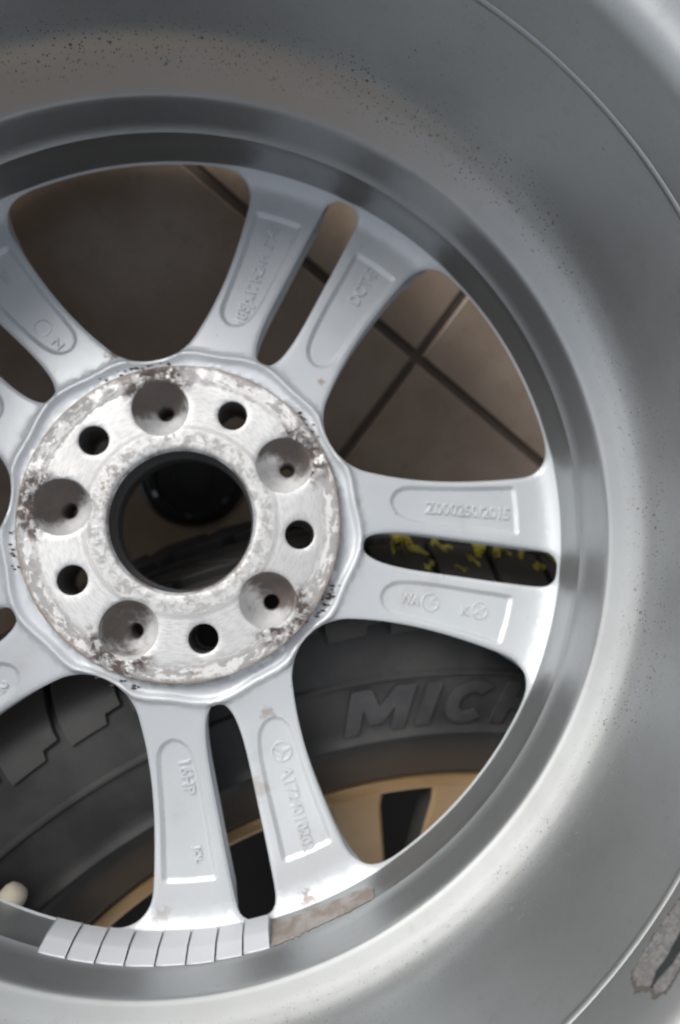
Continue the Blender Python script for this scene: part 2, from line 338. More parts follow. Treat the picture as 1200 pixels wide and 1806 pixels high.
def wave_r(deg):
    d = (deg - MID0 + 36) % 72 - 36
    return 84.6 + 1.7 * np.cos(R(1) * d * 10) * np.exp(-(d / 22.) ** 4) - 3.6 * (1 / (1 + np.exp(-(np.abs(d) - 27.5) / 1.8)))
wa = np.arange(0, 360, 1.2)
WAVE = pol2(np.c_[wave_r(wa), wa])
rounds = []   # holes in the pad
bore = circle(0, 0, 34.6, 110)
lugs = []; smalls = []
for k in range(5):
    lc = circle(0, 0, 1, 44); jr = 13.3 + np.clip(lc @ np.array(LUGC[k]) / .0552 - .1, 0, 1) * (rng.normal(0, .35, 44) + .4); lugs.append(lc * jr[:, None] + np.array(LUGC[k]) * 1000)
    a = R(HOLE0 + 72 * k); smalls.append(circle(56 * math.cos(a), 56 * math.sin(a), 7.0, 32))
holes = [bore] + lugs + smalls
cons = []   # constraint loops
ring_c = circle(0, 0, 194.3, 480)
cons.append(ring_c)
for o in openings:
    cons.append(o)
    for d in (.55, 1.2, 2.2): cons.append(offset(o, d))
for p in pockets:
    cons.append(p); cons.append(offset(p, -1.3)); cons.append(offset(p, .8)); cons.append(offset(p, -2.3))
cons += holes
for h in holes[:1]: cons.append(offset(h, .9))
for h in lugs + smalls: cons.append(offset(h, .7))
for d in (-3.6, -2.2, -1.1, 0, 1.1, 2.4): cons.append(pol2(np.c_[wave_r(wa) + d, wa]))
for r_ in (74.6, 75.1, 75.5, 75.9, 66.4, 67.0): cons.append(circle(0, 0, r_, 300))
for r_ in (180.5, 184, 187, 190, 192.4): cons.append(circle(0, 0, r_, 420))
pts = []; edges = []
for c in cons:
    b = len(pts); pts += [tuple(x) for x in c]; edges += [(b + i, b + (i + 1) % len(c)) for i in range(len(c))]
npin = len(pts)
g = []
st = 2.6
for i, y in enumerate(np.arange(-195, 195, st * .866)):
    for x in np.arange(-195, 195, st): g.append((x + (st / 2 if i % 2 else 0), y))
g = np.array(g); rr = np.hypot(*g.T); g = g[(rr < 193.6) & (rr > 36)]
for o in openings + holes: g = g[~inside(o, g)]
allc = np.array(pts); cell = {}
for q in allc: cell[(int(q[0] // 1.1), int(q[1] // 1.1))] = 1
g = [q for q in g if not any((int(q[0] // 1.1) + a, int(q[1] // 1.1) + b) in cell for a in (-1, 0, 1) for b in (-1, 0, 1) if (a == 0 or b == 0))]
pts += [tuple(q) for q in g]
vo, eo, fo, *_ = geometry.delaunay_2d_cdt([Vector(p) for p in pts], edges, [], 0, 1e-4)
V2 = np.array([(v[0], v[1]) for v in vo]); T = np.array([f for f in fo if len(f) == 3]); 
ar = (V2[T[:, 1]] - V2[T[:, 0]])[:, 0] * (V2[T[:, 2]] - V2[T[:, 0]])[:, 1] - (V2[T[:, 1]] - V2[T[:, 0]])[:, 1] * (V2[T[:, 2]] - V2[T[:, 0]])[:, 0]
T[ar < 0] = T[ar < 0][:, ::-1]
T = T[np.abs(ar) > 1e-7]
Cn = V2[T].mean(1); keep = np.hypot(*Cn.T) < 194.32
for o in openings + holes: keep &= ~inside(o, Cn)
T = T[keep]; Cn = Cn[keep]
# heights
rr = np.hypot(*V2.T); an = np.degrees(np.arctan2(V2[:, 1], V2[:, 0]))
Z = np.interp(rr, [0, 78, 84, 180, 184.5, 187.5, 190, 192.3, 194.3], [-6.3, -6.3, -9, -26, -26.6, -26.3, -25.4, -24.2, -22.6])
dw = rr - wave_r(an)
moat = np.interp(dw, [-8.5, -3.6, -2.2, -1.1, 0, 1.1, 2.4], [-8.4, -8.2, -7.7, -6.6, -6.1, -7.0, -9.0])
Z = np.where((dw < 2.4) & (rr > 75), np.where(dw < 2.4, moat, Z), Z)
Z = np.where(rr <= 75.9, np.interp(rr, [0, 65.9, 66.4, 67.0, 74.6, 75.1, 75.5, 75.9], [0, 0, -.05, -.22, -.25, -.45, -1.2, -7.9]), Z)
for k in range(5):     # little notch from each lug bowl out to the pad edge
    a = R(LUG0 + 72 * k); u = V2[:, 0] * math.cos(a) + V2[:, 1] * math.sin(a); w = -V2[:, 0] * math.sin(a) + V2[:, 1] * math.cos(a)
    Z = np.where((u > 67) & (rr <= 75.6) & (np.abs(w) < 4.2), np.minimum(Z, -1.3), Z)
for o in openings:
    d = dist(o, V2); d[inside(o, V2)] = 0
    Z -= 1.0 * np.clip(1 - d / 2.2, 0, 1) ** 2
for p in pockets:
    d = dist(p, V2); s = np.where(inside(p, V2), d, 0); t = np.clip(s / 1.3, 0, 1); Z -= 1.7 * t * t * (3 - 2 * t)
for h in lugs + smalls:
    d = dist(h, V2); Z -= .5 * np.clip(1 - d / .7, 0, 1)
d = dist(bore, V2); Z -= .8 * np.clip(1 - d / .9, 0, 1)
V3 = np.c_[V2, Z]
# normals on the whole disc
fn = np.cross(V3[T[:, 1]] - V3[T[:, 0]], V3[T[:, 2]] - V3[T[:, 0]]); VN = np.zeros_like(V3)
for i in range(3): np.add.at(VN, T[:, i], fn)
VN /= np.linalg.norm(VN, axis=1)[:, None] + 1e-12
# part of each triangle
ca = np.degrees(np.arctan2(Cn[:, 1], Cn[:, 0])); rel = (ca - MID0 + 36) % 72 - 36; grp = (((ca - MID0 + 36) // 72) % 5).astype(int)
cr = np.hypot(*Cn.T); part = np.where(cr < wave_r(ca) + 1.1, 0, 1 + grp * 2 + (rel > 0))
# boundary edges, for the side walls
from collections import Counter
ec = Counter(); eowner = {}
for ti, t in enumerate(T):
    for a, b in ((t[0], t[1]), (t[1], t[2]), (t[2], t[0])):
        k = (min(a, b), max(a, b)); ec[k] += 1; eowner[k] = (ti, a, b)
bedges = {}
inw = {}
for k, c in ec.items():
    if c == 1:
        ti, a, b = eowner[k]
        if rr[a] > 194.2 and rr[b] > 194.2: continue
        mid = (V2[a] + V2[b]) / 2; mr = np.hypot(*mid)
        if mr < 74: continue
        bedges.setdefault(int(part[ti]), []).append((a, b))
        e = V2[b] - V2[a]; nrm = np.array([-e[1], e[0]]); nrm /= np.linalg.norm(nrm) + 1e-9     # points into the material (ccw faces)
        for v in (a, b): inw[v] = inw.get(v, np.zeros(2)) + nrm
for v in inw: inw[v] = inw[v] / (np.linalg.norm(inw[v]) + 1e-9)
def build_part(pid, name, mats, parent, extra=None, fmf=None):
    tt = T[part == pid]; used = np.unique(tt); mp = -np.ones(len(V3), int); mp[used] = np.arange(len(used))
    V = list(V3[used]); N = list(VN[used]); F = [tuple(mp[t]) for t in tt]
    fm = list(fmf(Cn[part == pid])) if fmf else [0] * len(F)
    walls = {}
    def wv(v, j):
        if (v, j) not in walls:
            q_ = float(np.interp(rr[v], [182, 191.5], [1, .17])); dz = (0, -.5, -9, -20)[j] * (q_ if j > 1 else 1); di = (0, .25, 2.2, 5.0)[j] * max(q_, .6); q = V2[v] + inw[v] * di
            walls[(v, j)] = len(V); V.append(np.array([q[0], q[1], Z[v] + dz]))
            o_ = -inw[v]; w_ = (0, .75, 1, 1)[j]; n_ = np.array([o_[0] * w_, o_[1] * w_, (1, .4, -.2, -.2)[j]]); N.append(n_ / np.linalg.norm(n_))
        return walls[(v, j)]
    for a, b in bedges.get(pid, []):
        for j in range(3):
            x0 = mp[a] if j == 0 else wv(a, j); x1 = mp[b] if j == 0 else wv(b, j)
            F.append((x1, x0, wv(a, j + 1), wv(b, j + 1))); fm.append(fm[0] if len(mats) == 1 else 1)
    bot = {}
    for ti in tt:
        q = []
        for v in ti[::-1]:
            if v in inw and rr[v] > 75: q.append(wv(v, 3)); continue
            if v not in bot: bot[v] = len(V); q_ = float(np.interp(rr[v], [182, 191.5], [1, .17])); e_s = 1 + .018 * (1 - q_); V.append(np.array([V2[v, 0] * e_s, V2[v, 1] * e_s, Z[v] - (20 * q_ if rr[v] > 78 else 33 + min(0, Z[v]))])); N.append(np.array([0, 0, -1.]))
            q.append(bot[v])
        F.append(tuple(q)); fm.append(0 if len(mats) == 1 else 1)
    if extra:
        for (ev, ef, em) in extra:
            b = len(V); V += list(ev); F += [tuple(b + i for i in f) for f in ef]; fm += [em] * len(ef); N += [None] * len(ev)
    o = add(name, np.array(V) / 1000, F, mats, parent, 179, fm)
    me = o.data
    if any(n is None for n in N):
        bm_n = [v.normal.copy() for v in me.vertices]
        N = [bm_n[i] if n is None else Vector(n) for i, n in enumerate(N)]
    else: N = [Vector(n) for n in N]
    me.normals_split_custom_set_from_vertices(N)
    return o
def tube_rings(rings, flip=False):
    "rings: list of equal length loops of 3d points"
    n = len(rings[0]); V = [p for r_ in rings for p in r_]; F = []
    for i in range(len(rings) - 1):
        for j in range(n):
            k = (j + 1) % n; f = (i * n + j, i * n + k, (i + 1) * n + k, (i + 1) * n + j); F.append(f[::-1] if flip else f)
    return V, F
def ring3(cx, cy, r, z, n): c = circle(cx, cy, r, n); return [np.array([q[0], q[1], z]) for q in c]
extra = []
for k in range(5):
    cx, cy = LUGC[k][0] * 1000, LUGC[k][1] * 1000; a = math.atan2(cy, cx); n = 44
    rings = []
    for (r_, z, s) in [(13.3, -.5, 0), (13.0, -2.4, 0), (12.6, -6, .1), (11.9, -10, .3), (10.7, -13.6, .6), (8.8, -16.6, 1.1), (6.6, -18.6, 1.7), (4.8, -19.6, 2.1), (4.1, -20.2, 2.2), (4.0, -30, 2.2), (4.0, -42, 2.2)]:
        rings.append(ring3(cx + math.cos(a) * s, cy + math.sin(a) * s, r_, z, n))
    rings[0] = [np.array([q[0], q[1], z]) for q, z in zip(lugs[k], [(-1.8 if (q[0] * math.cos(a) + q[1] * math.sin(a)) > 67 and abs(-q[0] * math.sin(a) + q[1] * math.cos(a)) < 4.2 else (-.5 if np.hypot(*q) < 66 else -.72)) for q in lugs[k]])]
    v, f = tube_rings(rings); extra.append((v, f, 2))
    a = R(HOLE0 + 72 * k); v, f = tube_rings([ring3(56 * math.cos(a), 56 * math.sin(a), r_, z, 32) for r_, z in ((7, -.5), (6.9, -2), (6.9, -14), (6.9, -28))]); extra.append((v, f, 3))
v, f = tube_rings([ring3(0, 0, r_, z, 110) for r_, z in ((34.6, -.8), (33.7, -2.0), (33.4, -3.2), (33.3, -13), (32.6, -13.6), (32.4, -14.2), (32.4, -20), (33.5, -23), (34, -33))]); extra.append((v, f[110:], 4)); extra.append((v, f[:110], 1))
MBORE = simple('grey_bore_paint', (.10, .10, .10), .5, .2)
MPHI = simple('drilled_hole_wall', (.22, .21, .20), .45, .5)
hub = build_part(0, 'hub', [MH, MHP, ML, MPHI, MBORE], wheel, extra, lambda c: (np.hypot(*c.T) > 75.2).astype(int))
rb = hub.data.attributes.new('rust_shade_bias', 'FLOAT', 'POINT'); co_ = np.empty(len(hub.data.vertices) * 3); hub.data.vertices.foreach_get('co', co_); co_ = co_.reshape(-1, 3)
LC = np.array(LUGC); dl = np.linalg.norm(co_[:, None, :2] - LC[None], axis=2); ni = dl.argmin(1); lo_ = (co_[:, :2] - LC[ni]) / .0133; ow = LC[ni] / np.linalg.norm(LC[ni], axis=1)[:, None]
shade_side = np.array([-.25, .97]) # shade of the bowls' upper walls, painted in along with the rust
rb.data.foreach_set('value', np.clip(.45 * (lo_ * ow).sum(1) + .75 * (lo_ @ shade_side), -1.2, 1.2).astype(np.float32))
spokes = {}
for gk in range(5):
    for s in (0, 1):
        spokes[(gk, s)] = build_part(1 + gk * 2 + s, 'spoke', [MS], wheel)
# front face of the disc (the side turned to the floor)
fr = [(33, -36), (60, -44), (85, -46), (86, -46)]

# ---- cast lettering
def text_mesh(txt, bold=.0, bev=.03, shear=0.):
    c = bpy.data.curves.new('t', 'FONT'); c.body = txt; c.size = 1; c.extrude = .045; c.offset = bold; c.bevel_depth = bev; c.shear = shear; c.bevel_resolution = 1; c.resolution_u = 3
    o = bpy.data.objects.new('t', c); COL.objects.link(o); dg = bpy.context.evaluated_depsgraph_get(); dg.update()
    me = bpy.data.meshes.new_from_object(o.evaluated_get(dg)); bpy.data.objects.remove(o); bpy.data.curves.remove(c)
    n = len(me.vertices); co = np.empty(n * 3); me.vertices.foreach_get('co', co); co = co.reshape(-1, 3)
    F = [tuple(p.vertices) for p in me.polygons]; bpy.data.meshes.remove(me); return co, F
def hs_at(r): return np.interp(r, [84, 180], [-9, -26]) - 1.7
def place(co, p0, p1, height, fit=True):
    p0 = np.array(p0, float); p1 = np.array(p1, float); L = np.linalg.norm(p1 - p0); u = (p1 - p0) / L; v = np.array([-u[1], u[0]])
    x0, x1 = co[:, 0].min(), co[:, 0].max(); y0, y1 = co[:, 1].min(), co[:, 1].max()
    sx = L / (x1 - x0) if fit else height / (y1 - y0); sy = height / (y1 - y0)
    X = (co[:, 0] - x0) * sx; Y = (co[:, 1] - (y0 + y1) / 2) * sy
    P = p0 + X[:, None] * u + Y[:, None] * v; z = hs_at(np.hypot(*P.T)) + (co[:, 2] + .05) * 7.0
    return np.c_[P, z] / 1000
def spoke_of(p):
    a = math.degrees(math.atan2(p[1], p[0])); rel = (a - MID0 + 36) % 72 - 36; return spokes[(int(((a - MID0 + 36) // 72) % 5), int(rel > 0))]
for txt, p0, p1, h, b in [('(85Jx17H2-H ET48', (25.5, 102.8), (43.6, 162.6), 7.6, .0), ('DOT-E', (83.6, 118.3), (95.2, 139.3), 6.8, .0), ('Z000250/2015', (120.3, 9.5), (167.8, 7.3), 6.4, .0), ('WA', (106.4, -36.0), (117.2, -37.8), 5.6, .012),
                          ('K', (139.6, -42.8), (144.3, -43.4), 5.2, .0), ('A1724010202', (49.9, -117.6), (62.3, -160), 6.0, .0), ('16HP', (2.0, -113.3), (5.0, -129.5), 6.0, .0), ('JOL', (7.6, -154.6), (9.0, -163.0), 4.6, 0.),
                          ('N', (-66.6, 91.2), (-62.6, 87.2), 4.6, .0), ('2', (-83.8, -75.6), (-80.6, -78.8), 4.4, .0), ('KBA', (-97.5, 130.5), (-91.0, 121.5), 4.0, 0.)]:
    co, F = text_mesh(txt, b); P = place(co, p0, p1, h)
    pr = spoke_of(p0); add('lettering', P, F, MS, pr, 30)
def emblem(cx, cy, r, mark):
    V = []; F = []
    n = 30
    for (q, z) in ((r, 0), (r * .97, .55), (r * .84, .6), (r * .78, 0)):
        for j in range(n): a = 2 * PI * j / n; x = cx + q * math.cos(a); y = cy + q * math.sin(a); V.append((x, y, hs_at(math.hypot(x, y)) + z))
    for i in range(3):
        for j in range(n): k = (j + 1) % n; F.append((i * n + j, i * n + k, (i + 1) * n + k, (i + 1) * n + j))
    base = math.atan2(cy, cx)
    spk = {'star': [90, 210, 330], 'x': [45, 135, 225, 315], 'clock': [0, 60], 'o': []}[mark]
    for d in spk:
        a = base + R(d); u = np.array([math.cos(a), math.sin(a)]); w = np.array([-u[1], u[0]]); c = np.array([cx, cy]); b = len(V); wd = r * .13
        for q in (c + w * wd * 1.4, c + u * r * 1.0 + w * wd * .5, c + u * r * 1.0 - w * wd * .5, c - w * wd * 1.4):
            V.append((q[0], q[1], hs_at(math.hypot(*q)) + .55))
        for q in (c + w * wd * 2.2, c + u * r * .87 + w * wd * 1.2, c + u * r * .87 - w * wd * 1.2, c - w * wd * 2.2):
            V.append((q[0], q[1], hs_at(math.hypot(*q)) - .02))
        F += [(b, b + 3, b + 2, b + 1), (b, b + 1, b + 5, b + 4), (b + 1, b + 2, b + 6, b + 5), (b + 2, b + 3, b + 7, b + 6), (b + 3, b, b + 4, b + 7)]
    add('emblem', np.array(V) / 1000, F, MS, spoke_of((cx, cy)), 30)
emblem(122.9, -38.7, 4.9, 'clock'); emblem(149.8, -43.2, 4.7, 'x'); emblem(48.2, -110.1, 5.2, 'star'); emblem(-72.9, 97.9, 4.8, 'o')

# ---- loose rust crumbs along the edge of the pad
V = []; F = []
for (ang, r_, na, sp) in ((-29.5, 79.2, 26, 4.2), (109, 80.0, 22, 5), (100, 80.5, 14, 4), (-168, 79.5, 10, 4), (42, 77.8, 14, 3), (-108, 80, 10, 4)):
    for i in range(na):
        a = R(ang + rng.normal(0, sp)); q = r_ + rng.normal(0, 1.2); x, y = q * math.cos(a), q * math.sin(a); z0 = -7.6 if q < 83 else -8.4; sz = abs(rng.normal(.45, .3)) + .15; b = len(V)
        for k in range(4): V.append((x + sz * math.cos(k * 1.6 + i) * (1 + rng.random()), y + sz * math.sin(k * 1.6 + i) * .7, z0))
        V.append((x, y, z0 + sz * .8)); F += [(b, b + 1, b + 4), (b + 1, b + 2, b + 4), (b + 2, b + 3, b + 4), (b + 3, b, b + 4)]
cr_ = add('rust_crumbs', np.array(V) / 1000, F, simple('dark_rust', (.10, .07, .055), .9, 0., .3, 300), wheel); cr_['kind'] = 'stuff'
# ---- balance weights, glue, peeled patch, valve
def cbox(name, sec, a0, a1, mat, parent, n=4, bev=True):
    sec = np.array(sec) / 1000; o = lathe(name, sec, mat, parent, n=n, a0=a0, a1=a1, closed=True, smooth=30)
    if bev:
        b = o.modifiers.new('b', 'BEVEL'); b.width = .00035; b.segments = 2; b.limit_method = 'ANGLE'; b.angle_limit = R(40)
    return o
wb = [-106.75, -103.03, -99.36, -95.67, -91.82, -87.93, -84.2, -80.62, -77.0]
for i in range(8):
    j = [0, .25, -.1, .2, 0, .35, -.35, -.8][i]; s = [0, .1, -.1, .15, 0, .1, .3, -.1][i]
    cbox('balance_weight', [(194.75, -21 + j), (191.3 + s, -20.6 + j), (191.2 + s, -5.5 + j), (191.7 + s, -4.0 + j), (194.3, 3.4 + j), (195.1, 3.4 + j), (195.0, -10)], wb[i] + .11, wb[i + 1] - .11, MW, wheel)
def patch(name, pts_ah, rfun, mat, parent, step=.35, jag=.25, lift=.25):
    "thin layer following the barrel, outline in (angle, height)"
    P = np.array(pts_ah, float); sc = np.array([3.6, 1.]); Q = resample(np.r_[P, P[:1]] * sc, .9)[:-1]; Q = Q + rng.normal(0, jag, Q.shape)
    xs = np.arange(Q[:, 0].min(), Q[:, 0].max(), 1.5); ys = np.arange(Q[:, 1].min(), Q[:, 1].max(), 1.5); G = np.array([(x, y) for x in xs for y in ys]); G = G[inside(Q, G)]
    pp = [Vector(q) for q in Q] + [Vector(q) for q in G]; ed = [(i, (i + 1) % len(Q)) for i in range(len(Q))]
    v, e, f, *_ = geometry.delaunay_2d_cdt(pp, ed, [], 1, 1e-5); v = np.array([(a[0], a[1]) for a in v]) / sc
    def to3(v, off):
        r_ = np.array([rfun(h) for h in v[:, 1]]) - off; a = np.radians(v[:, 0]); return np.c_[r_ * np.cos(a), r_ * np.sin(a), v[:, 1]]
    top = to3(v, lift); n = len(v); bot = to3(v, -.3); ec = Counter(); F = []
    for t in f:
        F.append(tuple(t)); 
        for i in range(len(t)): ec[(t[i], t[(i + 1) % len(t)])] += 1
    for (a, b) in list(ec):
        if (b, a) not in ec: F.append((b, a, a + n, b + n))
    nt_ = len(f); return add(name, np.r_[top, bot] / 1000, F, [mat, MSMEAR], parent, 40, [0] * nt_ + [1] * (len(F) - nt_))
PR = np.array(E_PROF + C_PROF[1:] + L_PROF[:18]); PR = PR[np.argsort(PR[:, 1])]
rf = lambda h: float(np.interp(h, PR[:, 1], PR[:, 0]))
patch('glue_residue', [(-76.9, -19), (-76.8, 2.0), (-73, 1.0), (-69, -.5), (-66, .6), (-62.3, 0.2), (-61.9, -9), (-62.6, -13), (-65, -16.5), (-68, -17.5), (-72, -18)], rf, MRES, wheel, lift=.3)
patch('chipped_paint_edge', [(-44.2, 114.0), (-42.6, 111.9), (-40.2, 111.0), (-37.8, 111.2), (-35.6, 112.6), (-35.4, 127.4), (-40.5, 128.0), (-42.9, 128.8), (-44.0, 126.2), (-43.6, 123.5), (-44.7, 119)], rf, simple('dark_chip_edge', (.11, .10, .09), .8), wheel, jag=.35, lift=.15)
patch('peeled_patch', [(-43.9, 114.1), (-42.5, 112.3), (-40.2, 111.4), (-37.8, 111.6), (-36.0, 113), (-35.8, 127), (-40.5, 127.5), (-42.8, 128.2), (-43.6, 126), (-43.2, 123.5), (-44.3, 119)], rf, MPATCH, wheel, jag=.3, lift=.3)
patch('rubber_smear', [(-43.4, 123.4), (-42.3, 121.3), (-41.0, 121.6), (-39.0, 120.4), (-37.2, 119.8), (-37.2, 124.6), (-39.2, 124.4), (-41.0, 124.6), (-42.2, 123.8)], rf, MSMEAR, wheel, jag=.1, lift=.6)
def capsule(name, p0, p1, prof, mat, parent, n=24):
    p0 = Vector(p0) / 1000; p1 = Vector(p1) / 1000; d = p1 - p0; q = d.to_track_quat('Z', 'Y').to_matrix().to_4x4(); L = d.length
    o = lathe(name, [(r_ / 1000, t * L) for r_, t in prof], mat, parent, n=n, smooth=50); o.data.transform(Matrix.Translation(p0) @ q); return o
valve = capsule('valve_stem', (-92, -198, -27), (-75.5, -173.0, -31), [(0.01, 0), (7.2, 0), (7.2, .3), (6.6, .55), (6.4, .8), (5.9, .9), (4.6, .97), (2.4, 1.0), (0.01, 1.005)], MVALVE, wheel)
capsule('valve_ridge', (-85.2, -189.7, -28.7), (-83.4, -187.0, -29.2), [(0.01, 0), (7.3, 0), (7.6, .5), (7.3, 1), (0.01, 1)], MVALVE, valve)

# ================================================================== TYRE WITH GOLD RIM lying on the floor (z of top face .195)
TOP = .145; KS = 1.12
tw = empty('tyred_wheel', 'dark tyre with raised letters on a bronze rim, lying under the silver wheel', 'tyre', loc=(0, 0, 0)); tw.scale = (KS, KS, KS)
half_p = [(.2300, -.0100), (.2338, -.0015), (.2375, .0020), (.2450, .0022), (.2560, .0032), (.2600, .0052), (.2614, .0070), (.2632, .0074), (.2645, .0055), (.2665, .0042), (.2700, .0040), (.2800, .0042), (.2900, .0034), (.2930, .0034), (.2938, .0046), (.2950, .0044), (.2960, .0022), (.3050, -.0002), (.3140, -.0030), (.3220, -.0075), (.3285, -.0160), (.3305, -.0300), (.3370, -.0500), (.3380, -.0725)]
low = [(r_, -.145 - h if h < -.02 else -.145 - h * 0 + (-h if False else 0) - 0) for r_, h in half_p]
low = [(r_, max(-.145, -.145 - h)) if h > -.0725 else None for r_, h in half_p][::-1]
tp = [(r_, h + TOP) for r_, h in half_p] + [(q[0], q[1] + TOP) for q in low if q]
tyre = lathe('tyre', tp, MR, tw, n=256, smooth=40)
tyre['label'] = 'black tyre sidewall and base carrying the tread blocks'
def sector(name, secs, mat, parent):
    "secs: list of (angle, [(r,h)...]) rings of equal length -> closed solid"
    k = len(secs[0][1]); V = []; F = []
    for a, s in secs:
        for r_, h in s: V.append((r_ * math.cos(R(a)), r_ * math.sin(R(a)), h + TOP))
    for i in range(len(secs) - 1):
        for q in range(k): q2 = (q + 1) % k; F.append((i * k + q, (i + 1) * k + q, (i + 1) * k + q2, i * k + q2))
    F.append(tuple(range(k))); F.append(tuple((len(secs) - 1) * k + q for q in reversed(range(k))))
    o = add(name, V, F, mat, parent, 32)
    return o
NB = 64; PT = 360 / NB
def sh_sec(r0, h0): return [(r0, h0 - .003), (r0, h0 + .0012), (r0 + .004, h0 - .0005), (.3262, -.0075), (.3330, -.0165), (.3392, -.0300), (.3440, -.0440), (.3440, -.0455), (.3290, -.0455), (.318, -.03)]
def shoulder(sgn):
    secs = []
    for t, r0, h0 in ((.05, .3205, -.0048), (.30, .3198, -.0046), (.34, .3158, -.0030), (.60, .3155, -.0030), (.93, .3150, -.0028)):
        s = sh_sec(r0, h0)
        sk = 0 if False else 0
        if sgn < 0: s = [(q, -.145 - h) for q, h in s][::-1]
        secs.append((t * PT, s))
    return secs
def copies(o, n, step, start=0.):
    o.rotation_euler[2] = R(start); 
    for k in range(1, n):
        c = o.copy(); COL.objects.link(c); c.rotation_euler[2] = R(start + k * step)
b0 = sector('tread_block', shoulder(1), MT, tyre); copies(b0, NB, PT, .9)
b1 = sector('tread_block', shoulder(-1), MT, tyre); copies(b1, NB, PT, 2.3)
def skew(h0, h1, sk, r_=.3475, gap=.07):
    V = []; F = []; cols = 3
    for j, (h, s) in enumerate(((h0, 0), (h1, sk))):
        for q in (r_, .3290):
            for t in (gap, .5, 1 - gap): a = R((t + s) * PT); V.append((q * math.cos(a), q * math.sin(a), h + TOP))
    # index: j*6 + (outer 0-2, inner 3-5)
    F = [(0, 1, 7, 6), (1, 2, 8, 7), (0, 3, 4, 1), (1, 4, 5, 2), (6, 7, 10, 9), (7, 8, 11, 10), (0, 6, 9, 3), (2, 5, 11, 8)]
    return V, [f for f in F]
for (h0, h1, sk, st_) in ((-.0490, -.0655, .85, 0.), (-.0795, -.0965, -.85, 1.)):
    V, F = skew(h0, h1, sk, .3475 if sk > 0 else .3515, .07 if sk > 0 else .12); o = add('tread_block', V, F, MT, tyre, 30)
    bm = bmesh.new(); bm.from_mesh(o.data); bmesh.ops.recalc_face_normals(bm, faces=bm.faces); bm.to_mesh(o.data); bm.free()
    b = o.modifiers.new('b', 'BEVEL'); b.width = .0009; b.segments = 2; b.limit_method = 'ANGLE'; copies(o, NB, PT, st_)
for (a, b) in ((-.0685, -.0765),):
    lathe('tread_rib', [(.3285, a + TOP), (.3475, a + TOP - .0004), (.3482, (a + b) / 2 + TOP), (.3475, b + TOP + .0004), (.3285, b + TOP)], MT, tyre, n=256, smooth=40)
# yellow chalk marks on the tread
def chalk_mark(a0, h0, a1, h1, w):
    n = 7; V = []; F = []
    for i in range(n):
        t = i / (n - 1); a = a0 + (a1 - a0) * t; h = .021 + h0 + (h1 - h0) * t + .0015 * math.sin(t * 9 + a0); rs = float(np.interp(-h, [.0165, .030, .044], [.3330, .3392, .3442])) if h > -.0455 else .3478; ww = 2.1 * w * (.55 + .45 * math.sin(PI * min(1, t + .12))) * (.6 + .8 * random.random())
        for s in (-1, 1):
            for r_ in (rs + .0005, rs - .002):
                V.append((r_ * math.cos(R(a + s * .05)), r_ * math.sin(R(a + s * .05)), h + s * ww / 2 + TOP))
    for i in range(n - 1): b = i * 4; F += [(b, b + 4, b + 6, b + 2), (b + 2, b + 6, b + 7, b + 3), (b, b + 1, b + 5, b + 4)]
    F += [(0, 2, 3, 1), (4 * n - 4, 4 * n - 3, 4 * n - 1, 4 * n - 2)]
    add('chalk_mark', V, F, MCH, tyre, 60)
for q in ((88.4, -.066, 85.6, -.078, .005), (87.9, -.074, 86.2, -.062, .0045), (80.6, -.064, 78.2, -.074, .0045), (88.6, -.062, 87.0, -.075, .004), (87.6, -.055, 87.2, -.085, .0035), (87.2, -.066, 85.4, -.058, .003), (84.6, -.066, 82.8, -.062, .003), (80.8, -.060, 79.6, -.066, .0045), (79.0, -.058, 77.4, -.074, .005), (78.4, -.070, 77.0, -.062, .0035), (76.2, -.062, 74.6, -.072, .004), (75.2, -.056, 73.8, -.058, .003), (73.6, -.084, 72.0, -.082, .0035), (77.6, -.086, 76.9, -.080, .003), (86.2, -.048, 85.2, -.052, .003), (83.4, -.050, 82.2, -.047, .0025), (81.8, -.058, 80.9, -.052, .003), (79.8, -.072, 78.9, -.079, .003), (75.8, -.079, 74.9, -.073, .003), (72.8, -.066, 71.2, -.063, .003), (88.2, -.075, 87.8, -.062, .003)):
    chalk_mark(*q)
